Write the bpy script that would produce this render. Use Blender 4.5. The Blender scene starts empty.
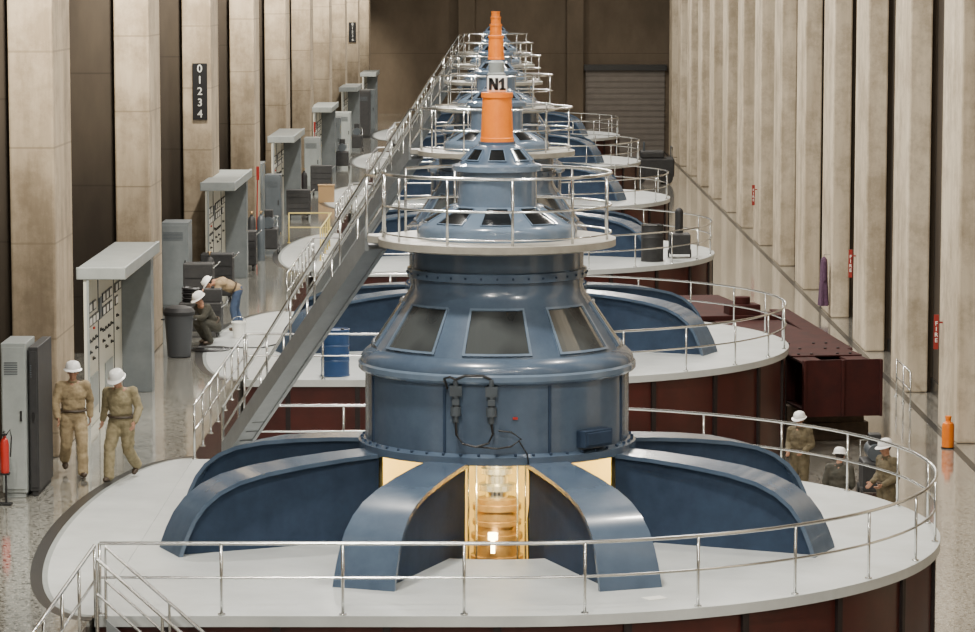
import bpy, bmesh, math, random
from mathutils import Vector, Matrix, noise
random.seed(4)
PI=math.pi
D1=45.03; S=23.3; NG=6; GX=0.03; R=6.46; ZL=-2.3
XW=-7.35; XB=-9.3; XR=10.3; XRB=11.0; YEND=187.0
col=bpy.context.scene.collection

# ---------------------------------------------------------------- materials
def mat(name,c,rough=.5,metal=0,c2=None,scale=4,detail=6,stretch=(1,1,1),bump=0,emit=None,es=0,coat=0,speck=None,lines=None,pos=(.33,.68),stain=None,spec=None):
    m=bpy.data.materials.new(name); m.use_nodes=True
    n=m.node_tree.nodes; l=m.node_tree.links; b=n['Principled BSDF']
    b.inputs['Base Color'].default_value=(*c,1); b.inputs['Roughness'].default_value=rough
    b.inputs['Metallic'].default_value=metal
    if spec is not None: b.inputs['Specular IOR Level'].default_value=spec
    if coat: b.inputs['Coat Weight'].default_value=coat; b.inputs['Coat Roughness'].default_value=.1
    if emit:
        b.inputs['Emission Color'].default_value=(*emit,1); b.inputs['Emission Strength'].default_value=es
    out=None
    if c2:
        tc=n.new('ShaderNodeTexCoord'); mp=n.new('ShaderNodeMapping'); mp.inputs['Scale'].default_value=stretch
        l.new(tc.outputs['Object'],mp.inputs['Vector'])
        nz=n.new('ShaderNodeTexNoise'); nz.inputs['Scale'].default_value=scale; nz.inputs['Detail'].default_value=detail
        nz.inputs['Roughness'].default_value=.65
        l.new(mp.outputs['Vector'],nz.inputs['Vector'])
        rp=n.new('ShaderNodeValToRGB'); rp.color_ramp.elements[0].position=pos[0]; rp.color_ramp.elements[1].position=pos[1]
        rp.color_ramp.elements[0].color=(*c2,1); rp.color_ramp.elements[1].color=(*c,1)
        l.new(nz.outputs['Fac'],rp.inputs['Fac']); out=rp.outputs['Color']
        if bump:
            bp=n.new('ShaderNodeBump'); bp.inputs['Strength'].default_value=bump; bp.inputs['Distance'].default_value=.02
            l.new(nz.outputs['Fac'],bp.inputs['Height']); l.new(bp.outputs['Normal'],b.inputs['Normal'])
        if stain:
            n2=n.new('ShaderNodeTexNoise'); n2.inputs['Scale'].default_value=stain; n2.inputs['Detail'].default_value=8; n2.inputs['Roughness'].default_value=.75
            l.new(tc.outputs['Object'],n2.inputs['Vector'])
            r3=n.new('ShaderNodeValToRGB'); r3.color_ramp.elements[0].position=.40; r3.color_ramp.elements[1].position=.56
            r3.color_ramp.elements[0].color=(.58,.55,.51,1); r3.color_ramp.elements[1].color=(1,1,1,1)
            l.new(n2.outputs['Fac'],r3.inputs['Fac'])
            mm=n.new('ShaderNodeMixRGB'); mm.blend_type='MULTIPLY'; mm.inputs['Fac'].default_value=.7
            l.new(out,mm.inputs['Color1']); l.new(r3.outputs['Color'],mm.inputs['Color2']); out=mm.outputs['Color']
        if lines:
            sx=n.new('ShaderNodeSeparateXYZ'); l.new(tc.outputs['Object'],sx.inputs[0])
            md=n.new('ShaderNodeMath'); md.operation='MODULO'
            ad=n.new('ShaderNodeMath'); ad.operation='ADD'; ad.inputs[1].default_value=30
            l.new(sx.outputs['Z'],ad.inputs[0]); l.new(ad.outputs[0],md.inputs[0]); md.inputs[1].default_value=lines
            lt=n.new('ShaderNodeMath'); lt.operation='LESS_THAN'; lt.inputs[1].default_value=.035
            l.new(md.outputs[0],lt.inputs[0])
            ml=n.new('ShaderNodeMath'); ml.operation='MULTIPLY'; ml.inputs[1].default_value=.6; l.new(lt.outputs[0],ml.inputs[0])
            mx=n.new('ShaderNodeMixRGB'); mx.inputs['Color2'].default_value=(c[0]*.35,c[1]*.33,c[2]*.3,1)
            l.new(ml.outputs[0],mx.inputs['Fac']); l.new(out,mx.inputs['Color1']); out=mx.outputs['Color']
        if speck:
            for (sc,cc,th) in speck:
                vo=n.new('ShaderNodeTexVoronoi'); vo.inputs['Scale'].default_value=sc
                l.new(tc.outputs['Object'],vo.inputs['Vector'])
                r2=n.new('ShaderNodeValToRGB'); r2.color_ramp.elements[0].position=th; r2.color_ramp.elements[1].position=th+.08
                r2.color_ramp.elements[0].color=(1,1,1,1); r2.color_ramp.elements[1].color=(0,0,0,1)
                l.new(vo.outputs['Distance'],r2.inputs['Fac'])
                mx=n.new('ShaderNodeMixRGB'); mx.inputs['Color2'].default_value=(*cc,1)
                l.new(r2.outputs['Color'],mx.inputs['Fac']); l.new(out,mx.inputs['Color1']); out=mx.outputs['Color']
        l.new(out,b.inputs['Base Color'])
    return m
M={}
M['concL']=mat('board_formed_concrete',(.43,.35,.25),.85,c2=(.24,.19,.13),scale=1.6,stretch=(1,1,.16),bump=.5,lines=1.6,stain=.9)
M['concLd']=mat('shade_toned_recess_concrete',(.045,.034,.023),.95,c2=(.027,.02,.014),scale=1.2,stretch=(1,1,.3),lines=2.4)  # colour darkened so wall and piers behind the pilasters read as deep shade
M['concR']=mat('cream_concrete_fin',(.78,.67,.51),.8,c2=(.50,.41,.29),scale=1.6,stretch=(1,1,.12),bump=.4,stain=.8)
M['concRd']=mat('shade_toned_recess_cream',(.07,.052,.034),.95,c2=(.045,.033,.022),scale=1.2,stretch=(1,1,.3))  # shade of the gaps between the fins is put into this dark colour
M['concB']=mat('brown_concrete',(.14,.106,.072),.85,c2=(.09,.067,.044),scale=.5,stretch=(1,1,.6),lines=4.2)
M['door']=mat('rollup_steel',(.19,.165,.14),.5,c2=(.16,.138,.117),scale=2,lines=.35)
M['terr']=mat('polished_terrazzo',(.33,.325,.285),.08,c2=(.27,.265,.235),scale=.8,speck=[(13,(.06,.056,.047),.32),(17,(.48,.46,.42),.22)],coat=.8)
M['terrR']=mat('polished_terrazzo_grey',(.38,.362,.318),.09,c2=(.30,.285,.25),scale=.5,speck=[(11,(.07,.062,.052),.32),(15,(.5,.48,.43),.22)],coat=.8)
M['ceil']=mat('ceiling_paint',(.08,.072,.06),.9)
M['dark']=mat('dark_trim_stone',(.03,.03,.03),.3)
M['white']=mat('painted_deck_white',(.63,.66,.655),.33,c2=(.49,.515,.51),scale=.9,bump=.05)
M['red']=mat('oxblood_painted_steel',(.07,.014,.011),.4,c2=(.04,.010,.008),scale=1.5)
M['maroon']=mat('maroon_beam_paint',(.055,.011,.009),.8,c2=(.03,.008,.007),scale=2,spec=.25)
M['redseam']=mat('dark_seam',(.012,.006,.006),.6)
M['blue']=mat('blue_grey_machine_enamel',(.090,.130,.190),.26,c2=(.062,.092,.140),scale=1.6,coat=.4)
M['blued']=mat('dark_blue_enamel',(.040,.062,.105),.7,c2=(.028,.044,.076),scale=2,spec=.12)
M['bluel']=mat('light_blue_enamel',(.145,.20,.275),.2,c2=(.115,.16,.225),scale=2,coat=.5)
M['glass']=mat('painted_reflection_glass',(.066,.074,.076),.04,c2=(.020,.023,.025),scale=1.4,detail=1,coat=1.0,pos=(.38,.64))  # soft mottling paints reflections and a dim interior into the pane colour
M['slot']=mat('dark_slot_glass',(.01,.011,.012),.12,coat=.3)
M['steel']=mat('brushed_steel_rail',(.72,.73,.72),.22,metal=.95)
M['grey']=mat('grey_stringer_paint',(.25,.265,.275),.4,c2=(.20,.215,.22),scale=3)
M['tread']=mat('grey_tread_grating',(.10,.108,.113),.5)
M['deckg']=mat('deck_plate_grey',(.38,.36,.31),.45,c2=(.27,.255,.22),scale=3)
M['orange']=mat('orange_cover_paint',(.95,.25,.01),.38,c2=(.85,.19,.008),scale=3)
M['signw']=mat('sign_white',(.85,.85,.8),.5)
M['numw']=mat('numeral_grey_white',(.5,.5,.47),.6)
M['black']=mat('black_paint',(.01,.01,.011),.4)
M['blackm']=mat('matte_black',(.015,.015,.017),.6,c2=(.026,.026,.027),scale=6)
M['cream']=mat('pit_lining_yellow',(.95,.74,.27),.5,c2=(.90,.68,.22),scale=2)
M['pitfloor']=mat('pit_floor_dark',(.05,.04,.03),.6)
M['bronze']=mat('bronze_shaft',(.46,.30,.14),.35,metal=.6,c2=(.30,.19,.08),scale=6)
M['chrome']=mat('polished_shaft',(.7,.68,.62),.22,metal=.85)
M['lamp']=mat('lit_work_lamp',(1,.8,.4),.5,emit=(1,.76,.38),es=22)
M['cab']=mat('light_grey_cabinet',(.31,.335,.33),.4,c2=(.25,.275,.27),scale=3)
M['cabm']=mat('mid_grey_cabinet',(.17,.19,.20),.4,c2=(.13,.15,.16),scale=3)
M['cabd']=mat('slate_cabinet',(.08,.095,.11),.4,c2=(.055,.068,.08),scale=3)
M['panel']=mat('ivory_control_board',(.60,.585,.50),.4)
M['khaki']=mat('khaki_cotton',(.40,.31,.18),.9,c2=(.24,.18,.10),scale=9,bump=.5)
M['khaki2']=mat('olive_khaki_cotton',(.33,.28,.165),.9,c2=(.19,.155,.085),scale=9,bump=.5)
M['olive']=mat('dull_olive_cotton',(.16,.13,.075),.9,c2=(.09,.072,.042),scale=9,bump=.5)
M['darkcl']=mat('dark_work_cloth',(.04,.04,.032),.9,c2=(.07,.065,.05),scale=9)
M['denim']=mat('blue_denim',(.05,.08,.15),.9,c2=(.035,.055,.1),scale=9)
M['tan']=mat('tan_shirt_cloth',(.34,.25,.15),.9,c2=(.24,.175,.10),scale=9)
M['skin']=mat('skin',(.42,.22,.14),.55)
M['hair']=mat('dark_hair',(.03,.02,.014),.7)
M['boot']=mat('brown_boot_leather',(.06,.04,.025),.5)
M['hat']=mat('white_hard_hat',(.9,.9,.88),.25)
M['redp']=mat('signal_red_paint',(.40,.022,.015),.4)
M['redd']=mat('dull_red_sign',(.28,.018,.012),.5)
M['yel']=mat('safety_yellow_paint',(.75,.60,.2),.45)
M['blueb']=mat('dark_blue_plastic',(.018,.06,.17),.4)
M['bin']=mat('grey_plastic',(.06,.064,.07),.5)
M['card']=mat('cardboard',(.4,.26,.13),.8)
M['timber']=mat('dark_timber',(.10,.07,.045),.8,c2=(.06,.042,.028),scale=5)
M['purple']=mat('purple_cloth',(.13,.06,.12),.9,c2=(.07,.035,.065),scale=8)

# ---------------------------------------------------------------- builder
class MB:
    def __init__(s): s.v=[];s.f=[];s.m=[];s.s=[]
    def add(s,vs,fs,mi=0,sm=False):
        o=len(s.v); s.v+= [tuple(x) for x in vs]
        for f in fs: s.f.append(tuple(i+o for i in f)); s.m.append(mi); s.s.append(sm)
        return s
    def box(s,x0,x1,y0,y1,z0,z1,mi=0,mx=None):
        vs=[Vector(p) for p in((x0,y0,z0),(x1,y0,z0),(x1,y1,z0),(x0,y1,z0),(x0,y0,z1),(x1,y0,z1),(x1,y1,z1),(x0,y1,z1))]
        if mx: vs=[mx@p for p in vs]
        return s.add(vs,[(0,3,2,1),(4,5,6,7),(0,1,5,4),(1,2,6,5),(2,3,7,6),(3,0,4,7)],mi)
    def cyl(s,p0,p1,r0,r1=None,n=14,mi=0,caps=True,sm=True):
        r1=r0 if r1 is None else r1
        p0=Vector(p0);p1=Vector(p1);d=(p1-p0)
        q=d.to_track_quat('Z','Y'); vs=[]
        for p,r in((p0,r0),(p1,r1)):
            for i in range(n):
                a=2*PI*i/n; vs.append(p+q@Vector((r*math.cos(a),r*math.sin(a),0)))
        s.add(vs,[(i,(i+1)%n,n+(i+1)%n,n+i) for i in range(n)],mi,sm)
        if caps: s.add(vs,[tuple(range(n))[::-1],tuple(range(n,2*n))],mi,False)
        return s
    def lathe(s,prof,n=64,a0=0,a1=2*PI,mi=0,c=(0,0,0),sm=True):
        full=abs(a1-a0-2*PI)<1e-6; cnt=n if full else n+1
        for k in range(len(prof)-1):
            (ra,za),(rb,zb)=prof[k],prof[k+1]; vs=[]
            for (r,z) in((ra,za),(rb,zb)):
                for i in range(cnt):
                    a=a0+(a1-a0)*i/n; vs.append((c[0]+r*math.sin(a),c[1]-r*math.cos(a),c[2]+z))
            s.add(vs,[(i,(i+1)%cnt,cnt+(i+1)%cnt,cnt+i) for i in range(n)],mi,sm)
        return s
    def tube(s,pts,r,n=8,closed=False,mi=0):
        pts=[Vector(p) for p in pts]; N=len(pts); vs=[]; up=Vector((0,0,1))
        for i,p in enumerate(pts):
            a=pts[(i-1)%N] if (closed or i>0) else p; b=pts[(i+1)%N] if (closed or i<N-1) else p
            t=(b-a).normalized(); u=up if abs(t.z)<.9 else Vector((0,1,0))
            x=t.cross(u).normalized(); y=x.cross(t)
            for k in range(n):
                an=2*PI*k/n; vs.append(p+x*(r*math.cos(an))+y*(r*math.sin(an)))
        fs=[]
        for i in range(N if closed else N-1):
            j=(i+1)%N
            for k in range(n): fs.append((i*n+k,i*n+(k+1)%n,j*n+(k+1)%n,j*n+k))
        s.add(vs,fs,mi,True)
        if not closed: s.add(vs,[tuple(range(n)),tuple(range((N-1)*n,N*n))],mi)
        return s
    def prism(s,poly,axis_pts,mi=0,sm=False):
        n=len(poly); d=Vector(axis_pts); vs=[Vector(p) for p in poly]+[Vector(p)+d for p in poly]
        return s.add(vs,[tuple(range(n))[::-1],tuple(range(n,2*n))]+[(i,(i+1)%n,n+(i+1)%n,n+i) for i in range(n)],mi,sm)
    def sphere(s,c,r,seg=14,ring=9,mi=0,sc=(1,1,1)):
        vs=[];c=Vector(c)
        for j in range(ring+1):
            t=PI*j/ring
            for i in range(seg):
                a=2*PI*i/seg; vs.append(c+Vector((sc[0]*r*math.sin(t)*math.cos(a),sc[1]*r*math.sin(t)*math.sin(a),sc[2]*r*math.cos(t))))
        return s.add(vs,[(j*seg+i,j*seg+(i+1)%seg,(j+1)*seg+(i+1)%seg,(j+1)*seg+i) for j in range(ring) for i in range(seg)],mi,True)
    def capsule(s,p0,r0,p1,r1,seg=12):
        s.sphere(p0,r0,seg,8); s.sphere(p1,r1,seg,8); return s.cyl(p0,p1,r0,r1,seg)
    def mesh(s,name,mats):
        me=bpy.data.meshes.new(name); me.from_pydata(s.v,[],s.f)
        for m in mats: me.materials.append(m)
        for i,p in enumerate(me.polygons): p.material_index=s.m[i]; p.use_smooth=s.s[i]
        bm=bmesh.new(); bm.from_mesh(me); bmesh.ops.remove_doubles(bm,verts=bm.verts,dist=1e-5)
        bmesh.ops.recalc_face_normals(bm,faces=bm.faces)
        for e in bm.edges:
            if len(e.link_faces)==2 and e.calc_face_angle(0)>math.radians(32): e.smooth=False
        bm.to_mesh(me); bm.free(); return me
    def obj(s,name,mats,parent=None,loc=(0,0,0),rot=(0,0,0),bevel=0,label=None,category=None,group=None,kind=None):
        if not isinstance(mats,(list,tuple)): mats=[mats]
        o=bpy.data.objects.new(name,s.mesh(name,mats)); col.objects.link(o); o.location=loc; o.rotation_euler=rot
        if bevel:
            b=o.modifiers.new('bevel','BEVEL'); b.width=bevel; b.segments=2; b.limit_method='ANGLE'
        fin(o,parent,label,category,group,kind); return o
def fin(o,parent=None,label=None,category=None,group=None,kind=None):
    if parent: o.parent=parent
    if label: o['label']=label
    if category: o['category']=category
    if group: o['group']=group
    if kind: o['kind']=kind
def empty(name,loc,label,category,group=None,rot=(0,0,0)):
    o=bpy.data.objects.new(name,None); o.empty_display_size=.3; col.objects.link(o); o.location=loc; o.rotation_euler=rot
    fin(o,None,label,category,group); return o
def inst(src,parent,loc,rot=(0,0,0),name=None):
    o=src.copy(); 
    if name: o.name=name
    col.objects.link(o); o.parent=parent; o.location=loc; o.rotation_euler=rot; return o
CH={}
def rebuild_children():
    CH.clear()
    for o in bpy.data.objects:
        if o.parent: CH.setdefault(o.parent.name,[]).append(o)
def copy_tree(root,loc):
    def rec(o,par):
        c=o.copy(); col.objects.link(c)
        if par: c.parent=par
        for ch in CH.get(o.name,[]): rec(ch,c)
        return c
    c=rec(root,None); c.location=loc; return c
def text_obj(s,size,m,parent,loc,rot,name='lettering',ext=.004,bold=.02):
    cu=bpy.data.curves.new('t','FONT'); cu.body=s; cu.size=size; cu.align_x='CENTER'; cu.align_y='CENTER'; cu.extrude=ext; cu.offset=size*bold
    t=bpy.data.objects.new('t',cu); col.objects.link(t); bpy.context.view_layer.update()
    me=bpy.data.meshes.new_from_object(t.evaluated_get(bpy.context.evaluated_depsgraph_get()))
    bpy.data.objects.remove(t); me.materials.clear(); me.materials.append(m)
    o=bpy.data.objects.new(name,me); col.objects.link(o); o.parent=parent; o.location=loc; o.rotation_euler=rot; return o

def remesh(mb,name,m,vox,it=3,wr=0):
    o=bpy.data.objects.new('tmp',mb.mesh('tmp',[m])); col.objects.link(o)
    r=o.modifiers.new('r','REMESH'); r.mode='VOXEL'; r.voxel_size=vox
    s=o.modifiers.new('s','SMOOTH'); s.iterations=it; s.factor=.5
    bpy.context.view_layer.update()
    me=bpy.data.meshes.new_from_object(o.evaluated_get(bpy.context.evaluated_depsgraph_get()))
    bpy.data.objects.remove(o); me.name=name
    if wr:
        for v in me.vertices:
            n_=noise.noise(Vector((v.co.x*7,v.co.y*7,v.co.z*15)))+.5*noise.noise(v.co*26)
            v.co+=v.normal*n_*wr
    me.materials.clear(); me.materials.append(m)
    for p in me.polygons: p.use_smooth=True; p.material_index=0
    return me
def hand(mb,w,d,thumb,curl=.35):
    d=Vector(d).normalized(); th=Vector(thumb); th=(th-d*th.dot(d)).normalized(); nrm=d.cross(th)
    pc=Vector(w)
    for o in(-.028,-.01,.01,.028):
        mb.capsule(pc+d*.01+th*o*.8,.016,pc+d*.085+th*o,.0145,8)
    L=[.066,.076,.072,.056]; inward=nrm
    for i,o in enumerate((.03,.0105,-.0105,-.03)):
        a=pc+d*.088+th*o; dd=(d+inward*curl).normalized(); b=a+dd*L[i]*.52
        d2=(d+inward*curl*2.6).normalized(); c=b+d2*L[i]*.5
        mb.capsule(a,.0095,b,.009,8); mb.capsule(b,.009,c,.0075,8)
    a=pc+d*.025+th*.032; b=a+(d*.7+th*.7).normalized()*.038; c=b+(d+th*.15+inward*.3).normalized()*.034
    mb.capsule(a,.013,b,.011,8); mb.capsule(b,.011,c,.0085,8)
def person(label,loc,rz,P,mtop,mleg=None,hat=True,scale=1.0,bulk=1.14):
    V=lambda k:Vector(P[k])
    hd=V('head'); nk=V('neck'); ch=V('chest'); pv=V('pelvis')
    look=Vector(P.get('look',(0,-1,0))).normalized()
    upv=Vector(P.get('hup',(0,0,1))); upv=(upv-look*upv.dot(look)).normalized(); rt=look.cross(upv)
    H=lambda x,y,z: hd+rt*x+look*y+upv*z
    mb=MB()
    F=Matrix((rt,look,upv)).transposed()
    def ell(c,rx,ry,rz_):
        t=MB().sphere((0,0,0),1,18,12); mb.add([c+F@Vector((x*rx,y*ry,z*rz_)) for x,y,z in t.v],t.f)
    ell(H(0,-.01,.025),.077,.096,.092); ell(H(0,.028,-.035),.058,.062,.078); ell(H(0,.06,-.088),.028,.026,.022)
    mb.capsule(H(0,.088,.012),.009,H(0,.108,-.028),.014,8); ell(H(0,.086,-.06),.024,.012,.009)
    mb.capsule(H(-.04,.078,.03),.011,H(.04,.078,.03),.011,8)
    for s in(-1,1): ell(H(s*.079,-.005,-.008),.011,.02,.032)
    mb.capsule(nk-Vector((0,0,.03)),.056,H(0,-.015,-.05),.052,12)
    mb.capsule(pv,.12,ch,.125,12); mb.capsule(ch,.12,nk,.06,12)
    for s in 'LR':
        mb.capsule(nk-Vector((0,0,.05)),.06,V('sh'+s),.055,10)
        mb.capsule(V('sh'+s),.05,V('el'+s),.038,10); mb.capsule(V('el'+s),.038,V('wr'+s),.026,10)
        mb.capsule(V('hip'+s),.085,V('kn'+s),.055,10); mb.capsule(V('kn'+s),.052,V('an'+s),.038,10)
        hand(mb,V('wr'+s),V('wr'+s)-V('el'+s),P.get('thumb',(0,-1,0)),.4)
    me=remesh(mb,'person',M['skin'],.0078,3)
    root=bpy.data.objects.new('person',me); col.objects.link(root); root.location=loc; root.rotation_euler=(0,0,rz); root.scale=(scale,)*3
    root['label']=label; root['category']='person'
    mt=MB(); B=bulk
    sx=V('shL')-V('shR'); sx.normalize()
    T=MB().sphere((0,0,0),1,20,12)
    ax=(ch-pv).normalized(); fw=sx.cross(ax).normalized(); F2=Matrix((sx,fw,ax)).transposed()
    def el2(c,a,b,c_): mt.add([c+F2@Vector((x*a*B,y*b*B,z*c_)) for x,y,z in T.v],T.f)
    L=(ch-pv).length
    el2(pv+ax*.02,.165,.125,.15); el2(pv+ax*L*.5,.165,.125,.2); el2(ch-ax*.04,.182,.13,.17); el2(ch+ax*.03,.17,.105,.1)
    mt.capsule(nk-ax*.06,.085,nk-ax*.025,.068)
    for s in 'LR':
        mt.capsule(nk-ax*.08,.07,V('sh'+s),.075); mt.capsule(V('sh'+s),.074*B,V('el'+s),.06*B)
        w=V('el'+s).lerp(V('wr'+s),.93); mt.capsule(V('el'+s),.06*B,w,.045*B)
        if mleg is None:
            mt.capsule(V('hip'+s),.108*B,V('kn'+s),.08*B); a=V('kn'+s).lerp(V('an'+s),.98); mt.capsule(V('kn'+s),.08*B,a,.072*B)
    me=remesh(mt,'coverall' if mleg is None else 'work_shirt',mtop,.013,3,.012)
    o=bpy.data.objects.new(me.name,me); col.objects.link(o); o.parent=root
    if mleg is not None:
        mt=MB(); el2(pv-ax*.0,.16,.12,.13)
        for s in 'LR':
            mt.capsule(V('hip'+s),.11,V('kn'+s),.08); a=V('kn'+s).lerp(V('an'+s),.93); mt.capsule(V('kn'+s),.08,a,.068)
        me=remesh(mt,'trousers',mleg,.013,3,.006); o=bpy.data.objects.new('trousers',me); col.objects.link(o); o.parent=root
    b=MB(); pts=[]
    for i in range(28):
        t=2*PI*i/28; pts.append(pv+ax*.09+sx*(.172*B*math.cos(t))+fw*(.133*B*math.sin(t)))
    b.tube(pts,.02,6,True); b.obj('belt',M['boot'],root)
    c=MB(); pts=[nk-ax*.015+sx*(.07*math.cos(2*PI*i/20))+fw*(.068*math.sin(2*PI*i/20)) for i in range(20)]
    c.tube(pts,.014,6,True); c.obj('collar',mtop,root)
    for s in 'LR':
        an=V('an'+s); td=Vector(P.get('toe'+s,(0,-1,0))).normalized(); dn=Vector((0,0,-1)); dn=(dn-td*dn.dot(td)).normalized()
        bm_=MB(); bm_.capsule(an-dn*.05,.056,an+dn*.03,.05); bm_.capsule(an+dn*.04-td*.035,.042,an+dn*.045+td*.14,.04)
        bm_.capsule(an+dn*.04+td*.1+Vector((.015,0,0)),.04,an+dn*.04+td*.1-Vector((.015,0,0)),.04)
        me=remesh(bm_,'boot',M['boot'],.012,2); o=bpy.data.objects.new('boot',me); col.objects.link(o); o.parent=root
    for s in(-1,1):
        e=MB().sphere(H(s*.031,.085,.008),.011,10,7); e.obj('eye',M['black'],root)
    hr=MB(); t=MB().sphere((0,0,0),1,18,12)
    hr.add([H(x*.083,-.022+y*.094,.028+z*.095) for x,y,z in t.v],[f for f in t.f if not (sum(t.v[i][1] for i in f)/4>.25 or sum(t.v[i][2] for i in f)/4<-.65)],0,True)
    hr.obj('hair',M['hair'],root)
    if hat:
        hh=MB(); n=26
        prof=[(1.0,0),(1.0,.25),(.93,.55),(.75,.82),(.42,.97),(0,1.0)]
        for k in range(len(prof)-1):
            vs=[]
            for r,z in(prof[k],prof[k+1]):
                for i in range(n):
                    a=2*PI*i/n; vs.append(H(.118*r*math.cos(a),-.012+.138*r*math.sin(a),.05+.125*z))
            hh.add(vs,[(i,(i+1)%n,n+(i+1)%n,n+i) for i in range(n)],0,True)
        vs=[]
        for r,z in((1.0,.056),(1.2,.045),(1.2,.038),(1.0,.045)):
            for i in range(n):
                a=2*PI*i/n; ex=.04*max(0,math.sin(a)) if r>1.1 else 0
                vs.append(H(.118*r*math.cos(a),-.012+.138*r*math.sin(a)+ex,z-(ex*.3)))
        fs=[(j*n+i,j*n+(i+1)%n,((j+1)%4)*n+(i+1)%n,((j+1)%4)*n+i) for j in range(4) for i in range(n)]
        hh.add(vs,fs,0,True)
        hh.capsule(H(0,-.1,.145),.012,H(0,.08,.155),.012,8)
        hh.obj('hard_hat',M['hat'],root)
    return root
walk1=dict(pelvis=(0,0,.93),chest=(0,-.02,1.31),neck=(0,-.02,1.48),head=(0,-.05,1.615),look=(-.1,-1,-.05),
 shL=(.185,-.04,1.40),shR=(-.185,.03,1.40),elL=(.27,.12,1.15),elR=(-.28,-.02,1.13),wrL=(.27,.10,.90),wrR=(-.25,-.20,.92),
 hipL=(.10,0,.88),hipR=(-.10,0,.88),knL=(.11,-.24,.52),knR=(-.11,.02,.47),anL=(.11,-.36,.10),anR=(-.11,.36,.20),toeR=(0,-1,-.6),toeL=(0,-1,.12))
walk2=dict(pelvis=(0,0,.93),chest=(0,-.04,1.31),neck=(0,-.07,1.47),head=(-.01,-.13,1.59),look=(-.05,-1,-.45),
 shL=(.19,.02,1.40),shR=(-.19,-.07,1.40),elL=(.31,-.02,1.15),elR=(-.31,.10,1.16),wrL=(.32,-.22,.95),wrR=(-.34,.06,.92),
 hipL=(.10,0,.88),hipR=(-.10,0,.88),knL=(.11,.0,.47),knR=(-.10,-.24,.53),anL=(.10,.34,.2),anR=(-.07,-.34,.10),toeL=(0,-1,-.6),toeR=(0,-1,.12))
stand=dict(pelvis=(0,0,.95),chest=(0,-.01,1.33),neck=(0,-.01,1.5),head=(0,-.04,1.635),look=(0,-1,-.2),
 shL=(.185,.0,1.42),shR=(-.185,.0,1.42),elL=(.25,.03,1.14),elR=(-.25,.03,1.14),wrL=(.16,-.2,1.02),wrR=(-.16,-.2,1.02),
 hipL=(.09,0,.9),hipR=(-.09,0,.9),knL=(.11,-.02,.50),knR=(-.11,-.02,.50),anL=(.12,.0,.1),anR=(-.12,.0,.1))
bend=dict(pelvis=(0,.05,.95),chest=(0,-.32,1.12),neck=(0,-.48,1.14),head=(0,-.6,1.10),look=(0,-.6,-.8),hup=(0,-1,.4),
 shL=(.18,-.38,1.1),shR=(-.18,-.38,1.1),elL=(.22,-.46,.84),elR=(-.22,-.44,.84),wrL=(.14,-.62,.9),wrR=(-.14,-.60,.9),
 hipL=(.09,.05,.9),hipR=(-.09,.05,.9),knL=(.1,-.06,.5),knR=(-.1,.02,.5),anL=(.11,.02,.1),anR=(-.1,.16,.1))
crouch=dict(pelvis=(0,.12,.42),chest=(0,-.12,.74),neck=(0,-.2,.88),head=(0,-.27,1.0),look=(0,-1,-.6),
 shL=(.18,-.16,.82),shR=(-.18,-.16,.82),elL=(.25,-.32,.62),elR=(-.25,-.32,.62),wrL=(.12,-.52,.62),wrR=(-.12,-.52,.62),
 hipL=(.1,.1,.38),hipR=(-.1,.1,.38),knL=(.16,-.28,.50),knR=(-.16,-.24,.48),anL=(.14,-.08,.1),anR=(-.14,.0,.1))
person('man in khaki coveralls and white hard hat walking',(-6.84,49.8,0),.22,walk1,M['khaki'],scale=1.05)
person('man in olive khaki workwear and white hard hat walking, looking down',(-6.0,49.3,0),-.3,walk2,M['khaki2'],scale=1.03)
person('worker in tan shirt and jeans bending over a cart',(-5.95,70.6,0),-PI/2+.15,bend,M['tan'],M['denim'])
person('crouching worker in dark clothes and white hard hat by cart',(-6.3,68.0,0),-.9,crouch,M['darkcl'],scale=1.02)
person('worker in khaki with white hard hat, turned sideways',(7.22,56.5,ZL),-PI/2+.5,stand,M['olive'],scale=1.06)
person('worker in dark clothing and white hard hat, seen from behind',(6.3,56.1,ZL),PI-.3,stand,M['darkcl'])
person('worker in khaki and white hard hat standing by the red beam',(6.05,60.9,ZL),-.5,stand,M['olive'])

# ---------------------------------------------------------------- shell
def st(mb,name,m,bevel=0): return mb.obj(name,m,kind='structure',bevel=bevel)
st(MB().box(XB,-5.1,-6,YEND,ZL-.2,0),'floor',[M['terr']])
st(MB().box(-5.1,XRB,-6,YEND,ZL-.2,ZL),'floor',[M['terrR']])
st(MB().box(XB-.4,XRB+.4,-6,YEND+.4,15,15.3),'ceiling',M['ceil'])
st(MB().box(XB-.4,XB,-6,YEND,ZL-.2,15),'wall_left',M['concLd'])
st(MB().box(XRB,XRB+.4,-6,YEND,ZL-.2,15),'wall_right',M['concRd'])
st(MB().box(XB-.4,XRB+.4,YEND,YEND+.4,ZL-.2,15),'wall_back',M['concB'])
st(MB().box(XB-.4,XRB+.4,-6.4,-6,ZL-.2,15),'wall_front',M['concB'])
k=-5; ti=1; lcols=[]
while True:
    y0=66.9-.87+14.4*k; k+=1
    if y0>YEND-2: break
    if y0<-5: continue
    lcols.append(y0)
    st(MB().box(-8.10,XW,y0,y0+2.15,0,15),'trim_%d'%ti,M['concL'],bevel=.04); ti+=1
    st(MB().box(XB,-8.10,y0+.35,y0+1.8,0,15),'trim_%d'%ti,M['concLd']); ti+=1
k=-8; rfins=[]
while True:
    y0=78.3-1.1+8.65*k; k+=1
    if y0>YEND-2: break
    if y0<-5: continue
    rfins.append(y0)
    st(MB().box(XR,XR+.56,y0,y0+2.9,ZL,15),'trim_%d'%ti,M['concR'],bevel=.05); ti+=1
    st(MB().box(XR+.56,XRB,y0+.2,y0+2.7,ZL,15),'trim_%d'%ti,M['concRd']); ti+=1
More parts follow.
